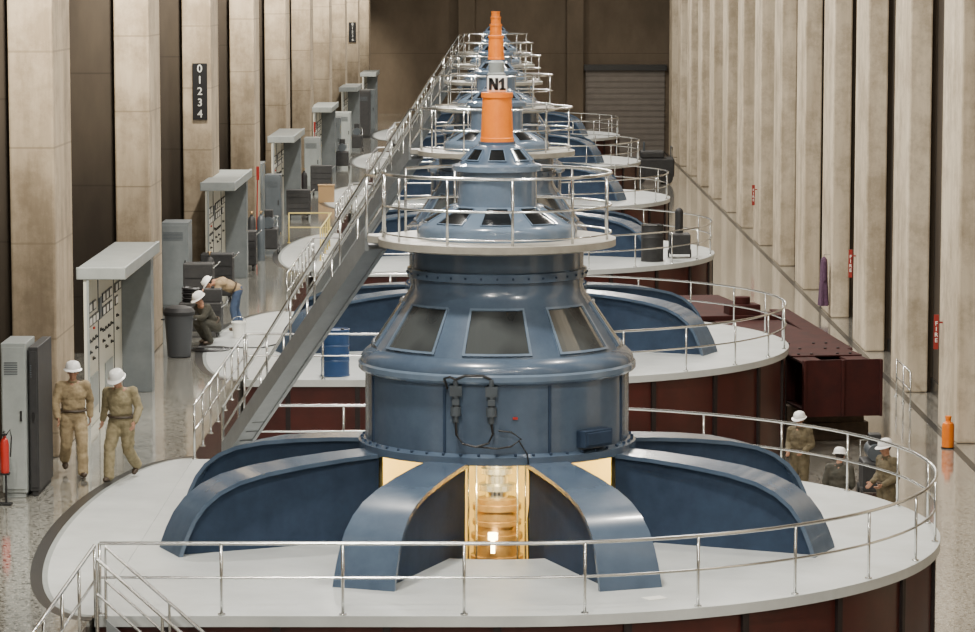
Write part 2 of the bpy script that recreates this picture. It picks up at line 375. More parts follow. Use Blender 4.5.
st(MB().box(XB,XB+.04,-6,YEND,0,.3),'baseboard_left',M['dark'])
st(MB().box(XRB-.04,XRB,-6,YEND,ZL,ZL+.35),'baseboard_right',M['dark'])
st(MB().box(XR-.2,XR-.04,-6,YEND,ZL,ZL+.006),'trim_%d'%ti,M['dark']); ti+=1
st(MB().box(4.3,5.3,YEND-.8,YEND,ZL,15),'trim_%d'%ti,M['concB'],bevel=.03); ti+=1
st(MB().box(-2.2,-1.2,YEND-.8,YEND,ZL,15),'trim_%d'%ti,M['concB'],bevel=.03); ti+=1
mb=MB().box(5.45,10.2,YEND-.12,YEND,ZL,2.6)
for i in range(14): mb.box(5.45,10.2,YEND-.16,YEND-.1,ZL+.05+i*.35,ZL+.12+i*.35)
st(mb,'door_1',M['door'])
st(MB().box(5.35,10.3,YEND-.4,YEND,2.6,2.95),'trim_%d'%ti,M['dark']); ti+=1

# ---------------------------------------------------------------- platform
def rho(a):
    x=math.sin(a); y=-math.cos(a)
    if x>=-1e-9: return R
    return min(5.1/abs(x) if abs(x)>1e-6 else 1e9, R/abs(y) if abs(y)>1e-6 else 1e9)
angs=[2*PI*i/144 for i in range(144)]
ca=math.atan2(5.1,R)
angs+= [2*PI-ca, PI+ca]; angs=sorted(angs)
def bound(a,ins=0):
    r=rho(a)-ins; return (r*math.sin(a),-r*math.cos(a))
def band(ins0,z0,ins1,z1,mi,mb):
    n=len(angs); vs=[]
    for ins,z in((ins0,z0),(ins1,z1)):
        for a in angs: x,y=bound(a,ins); vs.append((x,y,z))
    mb.add(vs,[(i,(i+1)%n,n+(i+1)%n,n+i) for i in range(n)],mi,True)
HR=2.6
def build_platform():
    root=empty('generator_platform',(GX,D1,0),'round white-painted generator platform with oxblood steel skirt','platform','generator platforms')
    mb=MB(); n=len(angs); vs=[]
    for z in(0,-.14):
        for a in angs: x,y=bound(a); vs.append((x,y,z))
        for a in angs: vs.append((HR*math.sin(a),-HR*math.cos(a),z))
    f=[]
    for i in range(n):
        j=(i+1)%n
        f+=[(i,j,n+j,n+i),(2*n+i,2*n+j,3*n+j,3*n+i),(i,j,2*n+j,2*n+i),(n+i,n+j,3*n+j,3*n+i)]
    mb.add(vs,f,0,True); mb.obj('deck_slab',M['white'],root)
    mb=MB(); band(.07,-.14,.07,ZL,0,mb); mb.obj('skirt',M['red'],root)
    r0=None
    for i in range(0,12):
        a=PI*i/12; x,y=R*math.sin(a)*.992,-R*math.cos(a)*.992
        if not r0: r0=MB().box(-.05,.05,-.03,.03,ZL,-.14).obj('skirt_rib',M['redseam'],root,(x,y,0),(0,0,a))
        else: inst(r0,root,(x,y,0),(0,0,a))
    for i in range(3): inst(r0,root,(-4.2+i*1.4,-R+.05,0))
    def apr(a_,b_,z,m,name):
        mb=MB(); vs=[(-5.1,-b_,z),(-5.1,b_,z)]
        for i in range(1,40):
            t=PI*i/40; vs.append((-5.1-a_*math.sin(t),b_*math.cos(t),z))
        mb.prism(vs,(0,0,-.004)); mb.obj(name,m,root)
    apr(1.20,R,.012,M['white'],'painted_apron'); apr(1.28,R+.1,.007,M['cab'],'border_strip'); apr(1.46,R+.3,.004,M['dark'],'border_strip')
    MB().lathe([(HR,-.02),(HR,-1.0)],64).obj('pit_lining',M['cream'],root)
    MB().lathe([(HR,-1.0),(0,-1.0)],64).obj('pit_floor',M['pitfloor'],root)
    return root
plat=build_platform()

# ---------------------------------------------------------------- generator
def patch(mb,r0,z0,r1,z1,a0,a1,off,th,mi=0,n=8):
    dr=r1-r0;dz=z1-z0;L=math.hypot(dr,dz);nr,nz=dz/L,-dr/L
    vs=[]
    for o in(off,off-th):
        for (r,z) in((r0,z0),(r1,z1)):
            rr=r+nr*o; zz=z+nz*o
            for i in range(n+1):
                a=a0+(a1-a0)*i/n; vs.append((rr*math.sin(a),-rr*math.cos(a),zz))
    k=n+1; f=[]
    for i in range(n):
        f+=[(i,i+1,k+i+1,k+i),(2*k+i,3*k+i,3*k+i+1,2*k+i+1),(i,2*k+i,2*k+i+1,i+1),(k+i,k+i+1,3*k+i+1,3*k+i)]
    f+=[(0,k,3*k,2*k),(n,2*k+n,3*k+n,k+n)]
    mb.add(vs,f,mi,False)
def ring_windows(parent,r0,z0,r1,z1,cnt,half,m0,m1,fr,frame,glass,raise_=.022):
    def P(t): return (r0+(r1-r0)*t,z0+(z1-z0)*t)
    (ra,za),(rb,zb)=P(m0),P(m1); L=math.hypot(r1-r0,z1-z0); e=fr/L; (rc,zc),(rd,zd)=P(m0-e),P(m1+e)
    fa=fr/((r0+r1)/2)
    mb=MB()
    # raised frame of four bars round the pane
    patch(mb,rc,zc,ra,za,-half-fa,half+fa,raise_,.04); patch(mb,rb,zb,rd,zd,-half-fa,half+fa,raise_,.04)
    patch(mb,ra,za,rb,zb,-half-fa,-half,raise_,.04,n=2); patch(mb,ra,za,rb,zb,half,half+fa,raise_,.04,n=2)
    f0=mb.obj('window_frame',frame,parent)
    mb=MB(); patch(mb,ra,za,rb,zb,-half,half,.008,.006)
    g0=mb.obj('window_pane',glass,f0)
    for i in range(1,cnt):
        f=inst(f0,parent,(0,0,0),(0,0,2*PI*i/cnt)); inst(g0,f,(0,0,0))
def build_gen():
    root=empty('hydroelectric_generator',(GX,D1,0),'blue-grey turbine generator, windowed cone, orange top cover with N1 sign','generator','row of generators')
    h=MB().lathe([(1.75,1.22),(2.03,1.22),(2.03,1.33),(1.93,1.37),(1.93,2.34),(1.99,2.38)],96)
    h.lathe([(1.99,2.38),(2.0,2.50)],96); h.lathe([(2.0,2.5),(1.985,2.57),(1.95,2.62),(1.90,2.665),(1.84,2.70)],96)
    lower=h.obj('lower_housing',M['blue'],root)
    mb=MB()
    for i in range(48):
        a=2*PI*i/48; mb.cyl((1.98*math.sin(a),-1.98*math.cos(a),1.33),(1.98*math.sin(a),-1.98*math.cos(a),1.38),.022,n=6)
    mb.obj('flange_bolt',M['blued'],lower,kind='stuff')
    s0=None
    for i in range(8):
        a=2*PI*(i+.5)/8
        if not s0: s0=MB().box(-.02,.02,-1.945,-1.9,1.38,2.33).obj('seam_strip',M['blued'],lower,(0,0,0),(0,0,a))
        else: inst(s0,lower,(0,0,0),(0,0,a))
    MB().lathe([(2.005,2.37),(2.03,2.40),(2.03,2.47),(2.005,2.50)],96).obj('rim_band',M['bluel'],lower)
    cone=MB().lathe([(1.86,2.66),(1.82,2.72)],96).lathe([(1.82,2.72),(1.36,3.40)],96).lathe([(1.36,3.40),(1.31,3.47),(1.27,3.53),(1.25,3.60),(1.25,3.70)],96)
    cone.lathe([(1.25,3.70),(1.31,3.72),(1.31,3.84),(1.26,3.86),(1.26,4.15)],96)
    cn=cone.obj('windowed_cone',M['blue'],root)
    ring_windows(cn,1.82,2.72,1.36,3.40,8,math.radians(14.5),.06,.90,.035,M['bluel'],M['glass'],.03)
    mb=MB()
    for i in range(36):
        a=2*PI*i/36; mb.sphere((1.315*math.sin(a),-1.315*math.cos(a),3.78),.018,6,4)
    mb.obj('collar_bolt',M['blued'],cn,kind='stuff')
    mb=MB().lathe([(1.2,4.12),(1.5,4.13),(1.66,4.17),(1.73,4.17),(1.73,4.27),(1.70,4.28),(0.9,4.28)],80)
    dk=mb.obj('upper_deck',M['deckg'],root)
    MB().prism([(-1.2,.95,4.18),(-1.55,.75,4.18),(-1.90,.55,4.18),(-1.90,.2,4.18),(-1.5,-.1,4.18)],(0,0,.1)).obj('stair_landing',M['deckg'],dk)
    dm=MB().lathe([(1.17,4.28),(1.17,4.38)],72).lathe([(1.17,4.38),(1.165,4.42),(1.15,4.46),(1.12,4.49)],72).lathe([(1.12,4.49),(.66,4.74)],72).lathe([(.66,4.74),(.58,4.75)],72).lathe([(.58,4.75),(.58,5.24)],72)
    dm.lathe([(.58,5.24),(.66,5.25)],72).lathe([(.66,5.25),(.66,5.33)],72).lathe([(.66,5.33),(.56,5.36)],72)
    d=dm.obj('exciter_dome',M['bluel'],root)
    ring_windows(d,1.12,4.49,.66,4.74,9,math.radians(12),.10,.92,.012,M['bluel'],M['slot'])
    cp=MB().lathe([(.56,5.36),(.34,5.60)],48).lathe([(.34,5.60),(.27,5.63),(.27,5.67),(0,5.67)],48).obj('collector_cap',M['blue'],root)
    ring_windows(cp,.56,5.36,.34,5.60,8,math.radians(13),.2,.82,.012,M['bluel'],M['slot'])
    MB().lathe([(0,5.67),(.245,5.67),(.245,5.72),(.235,5.73),(.212,6.30),(.23,6.31),(.23,6.38),(0,6.38)],40).obj('top_cover',M['orange'],root,label='orange cylindrical top cover')
    rr=1.66; gap0=math.radians(-115)
    pts=[(rr*math.sin(gap0+math.radians(325)*i/60+math.radians(25)),-rr*math.cos(gap0+math.radians(325)*i/60+math.radians(25))) for i in range(61)]
    dr=MB()
    dr.tube([(x,y,5.22) for x,y in pts],.024); r=dr.obj('deck_railing',M['steel'],root)
    MB().tube([(x,y,4.76) for x,y in pts],.017).obj('middle_rail',M['steel'],r)
    MB().tube([(x*1.0,y*1.0,4.36) for x,y in pts],.012).obj('toe_rail',M['steel'],r)
    p0=None
    for i in range(0,61,6):
        x,y=pts[i]
        if not p0: p0=MB().cyl((0,0,4.27),(0,0,5.22),.019,n=8).obj('railing_post',M['steel'],r,(x,y,0))
        else: inst(p0,r,(x,y,0))
    ctrl=[(1.97,1.25),(2.5,1.225),(3.1,1.175),(3.7,1.10),(4.15,1.0),(4.45,.87),(4.68,.70),(4.84,.50),(4.95,.28),(5.02,.10),(5.05,0)]
    hw=[.31,.33,.35,.37,.385,.40,.415,.425,.435,.44,.445]
    mb=MB(); W=.26
    web=[(r,max(z-.05,0)) for r,z in ctrl[:-1]]+[(5.01,0)]
    poly=[(-W,-r,z) for r,z in web]+[(-W,-HR-.0,0),(-W,-HR+.02,-.9),(-W,-2.0,-.9),(-W,-1.97,1.2)]
    mb.prism(poly,(2*W,0,0))
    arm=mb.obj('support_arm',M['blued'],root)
    vs=[]
    for k,(r,z) in enumerate(ctrl):
        fw=hw[k]
        a=ctrl[max(k-1,0)]; b=ctrl[min(k+1,len(ctrl)-1)]; t=Vector((b[0]-a[0],b[1]-a[1])).normalized(); nn=Vector((-t.y,t.x))
        for (w,o) in((-fw,.0),(fw,.0),(fw,-.06),(-fw,-.06)):
            q=Vector((r,z))+nn*o; vs.append((w,-q.x,q.y))
    fs=[(0,1,2,3)]; N=len(ctrl)
    for k in range(N-1):
        for i in range(4): fs.append((k*4+i,k*4+(i+1)%4,(k+1)*4+(i+1)%4,(k+1)*4+i))
    fs.append(((N-1)*4,(N-1)*4+1,(N-1)*4+2,(N-1)*4+3))
    fl=MB().add(vs,fs,0,True).obj('flange_plate',M['blue'],arm)
    al=[20.5,66,114,159.5,200.5,246,294,339.5]
    for i,ad in enumerate(al):
        a=math.radians(ad)
        if i==0: arm.rotation_euler=(0,0,a); continue
        c=inst(arm,root,(0,0,0),(0,0,a)); inst(fl,c,(0,0,0))
    MB().lathe([(1.86,-.98),(1.86,1.22)],48,math.radians(62),math.radians(298)).obj('chamber_liner',M['cream'],root)
    MB().lathe([(.0,1.2),(.26,1.2),(.26,1.08),(.17,1.06),(.17,.90),(.24,.88),(.24,.80),(.17,.78),(.17,.66),(.28,.64),(.28,.56),(.17,.54),(.17,.40)],32).obj('turbine_shaft',M['chrome'],root)
    MB().lathe([(.17,.44),(.30,.43),(.30,.36),(.36,.35),(.36,.27),(.33,.26),(.33,.12),(.36,.11),(.36,.05),(.33,.04),(.33,-.08),(.38,-.09),(.38,-.16),(.345,-.17),(.345,-.4),(.39,-.41),(.39,-.99)],40).obj('shaft_coupling',M['bronze'],root)
    g0=None
    for x,y in((-.42,-.05),(.42,-.05),(-.30,-.32),(.30,-.32)):
        if not g0: g0=MB().cyl((0,0,-.95),(0,0,1.2),.016,n=8).obj('guide_rod',M['chrome'],root,(x,y,0))
        else: inst(g0,root,(x,y,0))
    MB().cyl((0,0,-.1),(0,0,.0),.07,n=14).cyl((0,0,-.3),(0,0,-.1),.03,n=8).obj('work_lamp',M['lamp'],root,(-.06,-.52,0))
    y=-2.02
    v0=None
    for x in(-.58,-.08):
        yy=-math.sqrt(1.93**2-x*x)-.09
        if not v0:
            va=MB().box(-.085,.085,-.05,.12,2.2,2.34).cyl((0,0,2.2),(0,0,2.05),.05,n=12).cyl((0,0,2.05),(0,0,1.92),.075,n=14).cyl((0,0,1.92),(0,0,1.82),.04,n=12)
            va.cyl((0,0,2.34),(0,0,2.44),.035,n=10).box(-.05,.05,-.07,0,2.08,2.16)
            v0=va.obj('valve_actuator',M['cabd'],lower,(x,yy,0))
        else: inst(v0,lower,(x,yy,0))
    MB().tube([(-.58,y,2.44),(-.45,y-.03,2.5),(-.2,y-.03,2.5),(-.08,y,2.44)],.02).obj('hydraulic_hose',M['black'],lower)
    MB().tube([(-.7,y+.12,2.3),(-.74,y+.06,2.45),(-.66,y,2.48),(-.58,y,2.44)],.018).obj('hydraulic_hose',M['black'],lower)
    pts=[(-.58,-2.0,1.84),(-.57,-2.03,1.66),(-.48,-2.06,1.54),(-.3,-2.08,1.5),(-.12,-2.08,1.55),(-.06,-2.05,1.68),(-.08,-2.02,1.84)]
    MB().tube(pts,.017).obj('hydraulic_hose',M['black'],lower)
    MB().tube([(-.3,-2.06,1.5),(.0,-2.05,1.47),(.2,-2.04,1.5),(.34,-2.02,1.6),(.2,-2.02,1.7),(.02,-2.02,1.72)],.014).obj('hydraulic_hose',M['black'],lower)
    MB().tube([(.3,-2.0,1.58),(.42,-2.06,1.4),(.46,-2.0,1.1),(.47,-1.75,.7),(.44,-1.6,.4),(.46,-1.5,-.4)],.012).obj('hydraulic_hose',M['black'],lower)
    a=math.radians(44); mx=Matrix.Rotation(a,4,'Z')
    MB().box(-.28,.28,-2.08,-1.9,1.42,1.66,0,mx).box(-.24,.24,-2.1,-2.07,1.45,1.63,0,mx).obj('junction_box',M['blued'],lower,bevel=.01)
    MB().box(.22,.29,-1.96,-1.93,1.87,1.90).obj('warning_tag',M['redp'],lower)
    return root
gen=build_gen()
def n_sign(parent,z,name='unit_sign'):
    s=MB().box(-.145,.145,-.03,.03,z+.0,z+.245).obj(name,M['signw'],parent,bevel=.04,label='square white sign plate reading N1')
    c=MB(); h=.175; t=.043; z0=z+.1225-h/2; y0,y1=-.045,-.028
    def poly(p): c.prism([(x,y0,z0+zz) for x,zz in p],(0,y1-y0,0))
    x0=-.12; w=.135
    poly([(x0,0),(x0+t,0),(x0+t,h),(x0,h)]); poly([(x0+w-t,0),(x0+w,0),(x0+w,h),(x0+w-t,h)])
    poly([(x0,h),(x0+t*1.15,h),(x0+w,0),(x0+w-t*1.15,0)])
    c.obj('letter_n',M['black'],s)
    c=MB(); x1=.08
    poly([(x1-t/2,0),(x1+t/2,0),(x1+t/2,h),(x1-t*.1,h),(x1-.056,h-.045),(x1-.056,h-.078),(x1-t/2,h-.055)])
    poly([(x1-.045,0),(x1+.045,0),(x1+.045,.027),(x1-.045,.027)])
    c.obj('numeral_one',M['black'],s)

# ---------------------------------------------------------------- staircase
def build_stair():
    root=empty('metal_staircase',(GX,D1,0),'steep grey steel staircase with tubular handrails climbing to the upper deck','staircase','generator staircases')
    Tr=Vector((-1.66,.62,4.2)); Fr=Vector((-4.30,6.2,0)); off=Vector((-.26,-.12,0))
    Tl=Tr+off; Fl=Fr+off
    def slab(a,b,wd,up,dz,name,m):
        side=Vector((off.x,off.y,0)).normalized()*wd; up=Vector((0,0,up)); z=Vector((0,0,dz))
        mb=MB(); vs=[a-side-up+z,a+side-up+z,b+side-up+z,b-side-up+z,a-side+up+z,a+side+up+z,b+side+up+z,b-side+up+z]
        mb.add(vs,[(0,1,2,3),(4,5,6,7),(0,1,5,4),(1,2,6,5),(2,3,7,6),(3,0,4,7)])
        return mb.obj(name,m,root)
    # the stringers run full depth; closed risers fill the flight between them
    slab(Fr+Vector((0,0,.17)),Tr,.03,.17,0,'stringer',M['grey']); slab(Fl+Vector((0,0,.17)),Tl,.03,.17,0,'stringer',M['grey'])
    slab((Fr+Fl)/2+Vector((0,0,.17)),(Tr+Tl)/2,.115,.01,-.14,'soffit_plate',M['grey'])
    n=22; t0=None; d=(Tr-Fr); az=math.atan2(off.y,off.x)
    for i in range(1,n):
        c=Fr+d*(i/n)+off*.5+Vector((0,0,.08))
        if not t0: t0=MB().box(-.115,.115,-.13,.13,-.015,.015).obj('tread',M['tread'],root,c,(0,0,az))
        else: inst(t0,root,c,(0,0,az))
    for A,B in((Fr,Tr),(Fl,Tl)):
        hr=MB(); u=Vector((0,0,.95)); ext=(B-A); ext=Vector((ext.x,ext.y,0)).normalized()
        hr.tube([A+Vector((0,0,.05)),A+u*.9,A+u,B+u,B+u+ext*.35],.025).obj('handrail',M['steel'],root)
        MB().tube([A+u*.58,B+u*.58],.017).obj('middle_rail',M['steel'],root)
        for i in range(1,7):
            p=A+(B-A)*(i/6)
            if A is Fr and i==1: pp=MB().cyl((0,0,0),(0,0,.95),.019,n=8).obj('handrail_post',M['steel'],root,p)
            else: inst(pp,root,p)
    return root
stair=build_stair()

# ---------------------------------------------------------------- railings
def resample(path,sp):
    out=[];L=0;seg=[]
    for a,b in zip(path[:-1],path[1:]):
        l=(Vector(b)-Vector(a)).length; seg.append((L,l,a,b)); L+=l
    n=max(1,round(L/sp))
    for i in range(n+1):
        t=min(L*i/n,L-1e-6)
        for (s0,l,a,b) in seg:
            if s0<=t<=s0+l+1e-9 and l>0: out.append(Vector(a).lerp(Vector(b),(t-s0)/l)); break
    return out
POST=MB().cyl((0,0,0),(0,0,.92),.021,n=8).cyl((0,0,0),(0,0,.02),.05,n=10).mesh('railing_post',[M['steel']])
def railing(path,loc,label,group,m='steel',sp=1.55,name='guard_railing'):
    root=empty(name,loc,label,'railing',group)
    MB().tube([(x,y,.92) for x,y in path],.024).obj('top_rail',M[m],root)
    MB().tube([(x,y,.48) for x,y in path],.018).obj('middle_rail',M[m],root)
    for p in resample(path,sp):
        o=bpy.data.objects.new('railing_post',POST); col.objects.link(o); o.parent=root; o.location=(p.x,p.y,0)
        if m!='steel': o.data=POSTY
    return root
POSTY=POST.copy(); POSTY.materials[0]=M['yel']
q=R-.07
path=[(-5.03,-q),(0,-q)]+[(q*math.sin(PI*i/48),-q*math.cos(PI*i/48)) for i in range(1,48)]+[(0,q),(-4.1,q)]
ringr=railing(path,(GX,D1,0),'curved stainless tube guard railing around the round platform','platform guard railings')
gapr=railing([(-5.07,6.42),(-5.07,S-6.48)],(GX,D1,0),'straight steel guard railing along the floor opening','floor opening railings')

rebuild_children()
gens=[gen]
for i in range(1,NG):
    y=D1+S*i
    g=copy_tree(gen,(GX,y,0)); g['label']='blue-grey turbine generator, windowed cone, orange top cover'; gens.append(g)
    copy_tree(plat,(GX,y,0)); copy_tree(stair,(GX,y,0)); copy_tree(ringr,(GX,y,0))
    if i<NG-1: copy_tree(gapr,(GX,y,0))
n_sign(gen,6.38)
for o in [o for o in bpy.data.objects if o.parent==gens[1] and o.name.startswith('top_cover')]:
    bpy.data.objects.remove(o)
MB().lathe([(0,5.67),(.2,5.67),(.2,5.95),(.17,5.98),(.17,6.2),(.12,6.24),(0,6.24)],32).lathe([(.205,5.8),(.215,5.82),(.215,5.9),(.205,5.92)],32,mi=1).obj('collector_cover',[M['cab'],M['black']],gens[1])
gens[1]['label']='blue-grey turbine generator, windowed cone, small grey top cover'
railing([(-5.07,-9),(-5.07,-.1)],(GX,D1-R,0),'straight steel guard railing along the gallery floor edge','floor opening railings')

root=empty('service_stair',(-4.9,38.0,0),'short steel stair with handrails descending below the platform','staircase')
t=None
for i in range(9):
    if not t: t=MB().box(0,.26,-.4,.4,-.04,0).obj('tread',M['grey'],root,(0,0,-.23))
    else: inst(t,root,(i*.26,0,-.23*(i+1)))
for yy in(-.42,.42):
    MB().prism([(0,yy,-.02),(2.4,yy,-2.14),(2.4,yy,-2.3),(0,yy,-.3)],(0,.03,0)).obj('stringer',M['grey'],root)
    mb=MB().tube([(0,yy,0),(0,yy,.92),(2.3,yy,-1.15),(2.3,yy,-2.1)],.024).tube([(0,yy,.48),(2.3,yy,-1.6)],.017)
    for i in(1,2): mb.cyl((i*.8,yy,-.7*i-.1),(i*.8,yy,.92-.72*i),.02,n=8)
    mb.obj('handrail',M['steel'],root)

# ---------------------------------------------------------------- left wall equipment
def build_booth():
    root=empty('control_board',(XW-.12,54.9,0),'ivory control board with dials under a grey canopy','control panel','canopied control boards')
    b=MB().box(.14,.2,.0,5.6,0,2.76).obj('board_body',M['panel'],root,bevel=.01)
    MB().box(.02,.86,0,5.6,2.80,2.90).box(.82,.9,-.02,5.62,2.70,2.92).box(.02,.9,-.04,.04,2.70,2.92).obj('canopy',M['cab'],root,bevel=.015)
    MB().box(.2,.78,5.1,5.55,0,2.78).obj('end_cabinet',M['cabm'],root,bevel=.01)
    MB().box(.2,.24,-.02,.02,0,2.78).obj('end_trim',M['cab'],root)
    g=MB().box(.2,.22,-.2,.2,-.09,.09).box(.22,.225,-.15,.15,-.06,.06,1).obj('panel_meter',[M['black'],M['signw']],b,(0,.4,2.15))
    for (y,z) in((.95,2.15),(1.3,1.9),(2.3,2.15),(2.8,2.15),(3.3,2.15),(4.2,2.15),(4.7,2.15),(.4,1.9),(.85,1.9),(2.3,1.9),(2.8,1.9),(3.3,1.9),(4.2,1.9)): inst(g,b,(0,y,z))
    s=MB().box(.2,.22,-.07,.07,-.03,.03).cyl((.22,0,0),(.25,0,0),.018,n=8).obj('rotary_switch',M['black'],b,(0,.35,1.55))
    for (y,z) in((.75,1.55),(1.15,1.55),(2.2,1.55),(2.6,1.55),(3.0,1.55),(3.4,1.55),(4.3,1.6),(.35,1.35),(1.15,1.35),(2.2,1.35),(3.0,1.35),(4.3,1.35),(1.85,1.6),(.75,1.2),(2.6,1.2),(3.4,1.2)): inst(s,b,(0,y,z))
    MB().box(.2,.22,1.65,2.0,1.8,2.2).obj('recorder_window',M['cabd'],b)
    MB().box(.2,.22,.3,1.3,.3,.9).obj('lower_door',M['cab'],b)
    MB().box(.2,.22,2.4,3.5,.3,.9).obj('lower_door',M['cab'],b)
    MB().box(.2,.215,1.5,1.53,.1,2.6).obj('board_seam',M['cabd'],b)
    MB().box(.2,.215,3.8,3.83,.1,2.6).obj('board_seam',M['cabd'],b)
    MB().box(.2,.23,.8,.92,1.72,1.76).obj('indicator_lamp',M['redp'],b)
    return root
booth=build_booth()
rebuild_children()
for i in range(1,6): copy_tree(booth,(XW-.12,54.9+S*i,0))

def cabinet(loc,w,d,h,m,label,m2=None,name='electrical_cabinet',group=None):
    root=empty(name,loc,label,'cabinet',group)
    MB().box(0,w,0,d,.08,h).box(.03,w-.03,.03,d-.03,0,.08).obj('cabinet_body',m2 or m,root,bevel=.01)
    dr=MB().box(.02,w-.02,-.025,.0,.14,h-.06).obj('door',m,root,bevel=.006)
    MB().box(w-.09,w-.06,-.05,-.025,h*.5,h*.5+.16).obj('handle',M['black'],dr)
    v0=None
    for i in range(6):
        if not v0: v0=MB().box(.05,w-.12,-.033,-.025,0,.015).obj('vent_louver',M['cabd'],dr,(0,0,h*.8))
        else: inst(v0,dr,(0,0,h*.8+i*.035))
    return root
cabinet((-7.64,47.55,0),.38,1.0,2.42,M['cab'],'tall light grey electrical cabinet with louvred door')
cabinet((-7.24,47.7,0),.15,1.5,2.34,M['blackm'],'tall black electrical cabinet beside grey cabinet')
cabinet((-8.1,75.0,0),.65,1.0,2.15,M['cabm'],'slate grey electrical cabinet in wall recess')
cabinet((-7.1,157.5,0),.75,1.2,2.4,M['blackm'],'tall black cabinet standing against the pilasters')
cabinet((-8.1,98.6,0),.7,1.2,2.2,M['cabm'],'slate grey electrical cabinet in wall recess')
cabinet((-8.0,113.0,0),.8,1.2,2.2,M['cab'],'light grey electrical cabinet in wall recess')
cabinet((-7.9,86.5,0),.8,1.2,1.7,M['cab'],'low light grey electrical cabinet in wall recess')
cabinet((-7.25,97.5,0),.5,.8,1.9,M['cabd'],'slate electrical cabinet beside pilaster')
cabinet((-7.3,118.5,0),.6,1.0,2.0,M['cab'],'light grey electrical cabinet beside pilaster')
cabinet((-7.3,134.0,0),.6,1.2,2.1,M['cabm'],'slate electrical cabinet beside pilaster')
cabinet((-7.3,141.5,0),.7,1.2,2.0,M['cab'],'light grey electrical cabinet beside pilaster')
cabinet((-7.2,165.0,0),.8,1.2,2.2,M['cabm'],'slate electrical cabinet beside pilaster')
def board(y,z0,z1,x0,x1):
    root=MB().box(0,x1-x0,-.05,0,0,z1-z0).obj('number_board',M['black'],None,(x0,y,z0),bevel=.005,label='tall black board, white numerals 01234, fixed to pilaster',category='sign',group='pilaster number boards')
    hh=(z1-z0)/5
    for i,c in enumerate('01234'):
        text_obj(c,hh*.95,M['numw'],root,((x1-x0)/2,-.056,(z1-z0)-hh*(i+.5)),(PI/2,0,0),'numeral',bold=.01)
board(80.43,4.40,5.86,-7.83,-7.45)
board(66.03+14.4*7,4.7,5.75,-7.83,-7.45)
root=empty('fire_extinguisher',(-7.50,46.9,0),'red fire extinguisher on a stand before the grey cabinet','fire extinguisher')
MB().lathe([(0,.5),(.06,.5),(.068,.53),(.068,.95),(.05,1.02),(.025,1.04),(.025,1.08),(0,1.08)],20).obj('tank',M['redp'],root)
MB().box(-.025,.025,-.08,.02,1.08,1.11).box(-.012,.012,-.10,.0,1.13,1.15).obj('lever',M['black'],root)
MB().tube([(.025,0,1.08),(.09,-.02,1.17),(.11,-.02,1.05),(.09,-.02,.75)],.012).obj('hose',M['black'],root)
MB().box(-.1,.1,-.08,.1,0,.03).cyl((0,.08,0),(0,.08,1.05),.016).box(-.07,.07,-.07,.09,.47,.5).obj('stand',M['black'],root)
root=empty('trash_can',(-6.74,65.7,0),'grey round trash can with dark liner and lid','trash can')
MB().lathe([(0,.02),(.25,.02),(.31,.92),(.33,.93),(.33,.98),(.3,.98),(.26,.3),(0,.3)],28).obj('bin_body',M['bin'],root)
MB().lathe([(.335,.9),(.345,.98),(.28,1.06),(.15,1.1),(0,1.1)],28).obj('lid',M['blackm'],root)
for sx in(-1,1): MB().tube([(sx*.31,-.06,.8),(sx*.37,-.05,.8),(sx*.37,.05,.8),(sx*.31,.06,.8)],.012).obj('handle',M['blackm'],root)
def cart(loc,label,w=.9,d=.6,h=.85,rz=0,m='blackm'):
    root=empty('tool_cart',loc,label,'cart',rot=(0,0,rz))
    b=MB().box(-w/2,w/2,-d/2,d/2,.15,h).obj('cart_body',M[m],root,bevel=.02)
    d0=None; dh=(h-.25)/4
    for i in range(4):
        if not d0: d0=MB().box(-w/2+.04,w/2-.04,-d/2-.02,-d/2,0,dh*.85).obj('drawer',M['blackm'],b,(0,0,.2))
        else: inst(d0,b,(0,0,.2+i*dh))
    for x in(-w/2+.1,w/2-.1):
        for y in(-d/2+.1,d/2-.1): MB().cyl((x-.02,y,.075),(x+.02,y,.075),.075,n=16).box(x-.03,x+.03,y-.03,y+.03,.1,.16).obj('caster',M['black'],root)
    MB().tube([(w/2,-d/2+.05,h-.1),(w/2+.12,-d/2+.05,h),(w/2+.12,d/2-.05,h),(w/2,d/2-.05,h-.1)],.014).obj('push_handle',M['steel'],root)
    return root
cart((-6.62,69.4,0),'black tool cart loaded with cables',.95,.6,.8)
for k_ in range(3):
    MB().lathe([(.16,.0),(.2,.03),(.16,.06),(.12,.03),(.16,0)],20).lathe([(.17,.05),(.21,.08),(.17,.11),(.13,.08),(.17,.05)],20).obj('cable_coil',M['black'],None,(-6.85+.0*k_,69.4,.80+.11*k_),label='coiled black cable on tool cart',category='cable',group='cable coils on tool cart')
MB().box(-.2,.2,-.15,.15,0,.3).box(-.04,.04,-.02,.02,.3,.36).obj('tool_box',M['blackm'],None,(-6.35,69.4,.80),bevel=.02,label='dark tool box on tool cart',category='tool box')
pts=[(.5*math.cos(t*.5)*(1-.01*t),.5*math.sin(t*.5)*(1-.01*t),.02+.0005*t) for t in range(44)]
MB().tube(pts+[(1.1,.3,.02),(1.6,1.4,.02)],.018).obj('floor_cable',M['black'],None,(-6.2,66.9,0),label='black cable lying in loops on the floor',category='cable')
root=empty('bucket',(-5.75,69.2,0),'white plastic bucket beside the tool cart','bucket')
MB().lathe([(0,0),(.13,0),(.16,.34),(.175,.34),(.175,.37),(.15,.37),(.125,.03),(0,.03)],20).obj('bucket_body',M['signw'],root)
MB().tube([(.17*math.cos(t*PI/10),0,.35+.14*math.sin(t*PI/10)) for t in range(11)],.006).obj('bail_handle',M['steel'],root)
cart((-6.95,77.3,0),'black tool chest beside slate cabinet',.8,.6,1.2)
cart((-7.0,73.0,0),'black tool chest beside slate cabinet',.7,.6,1.35)
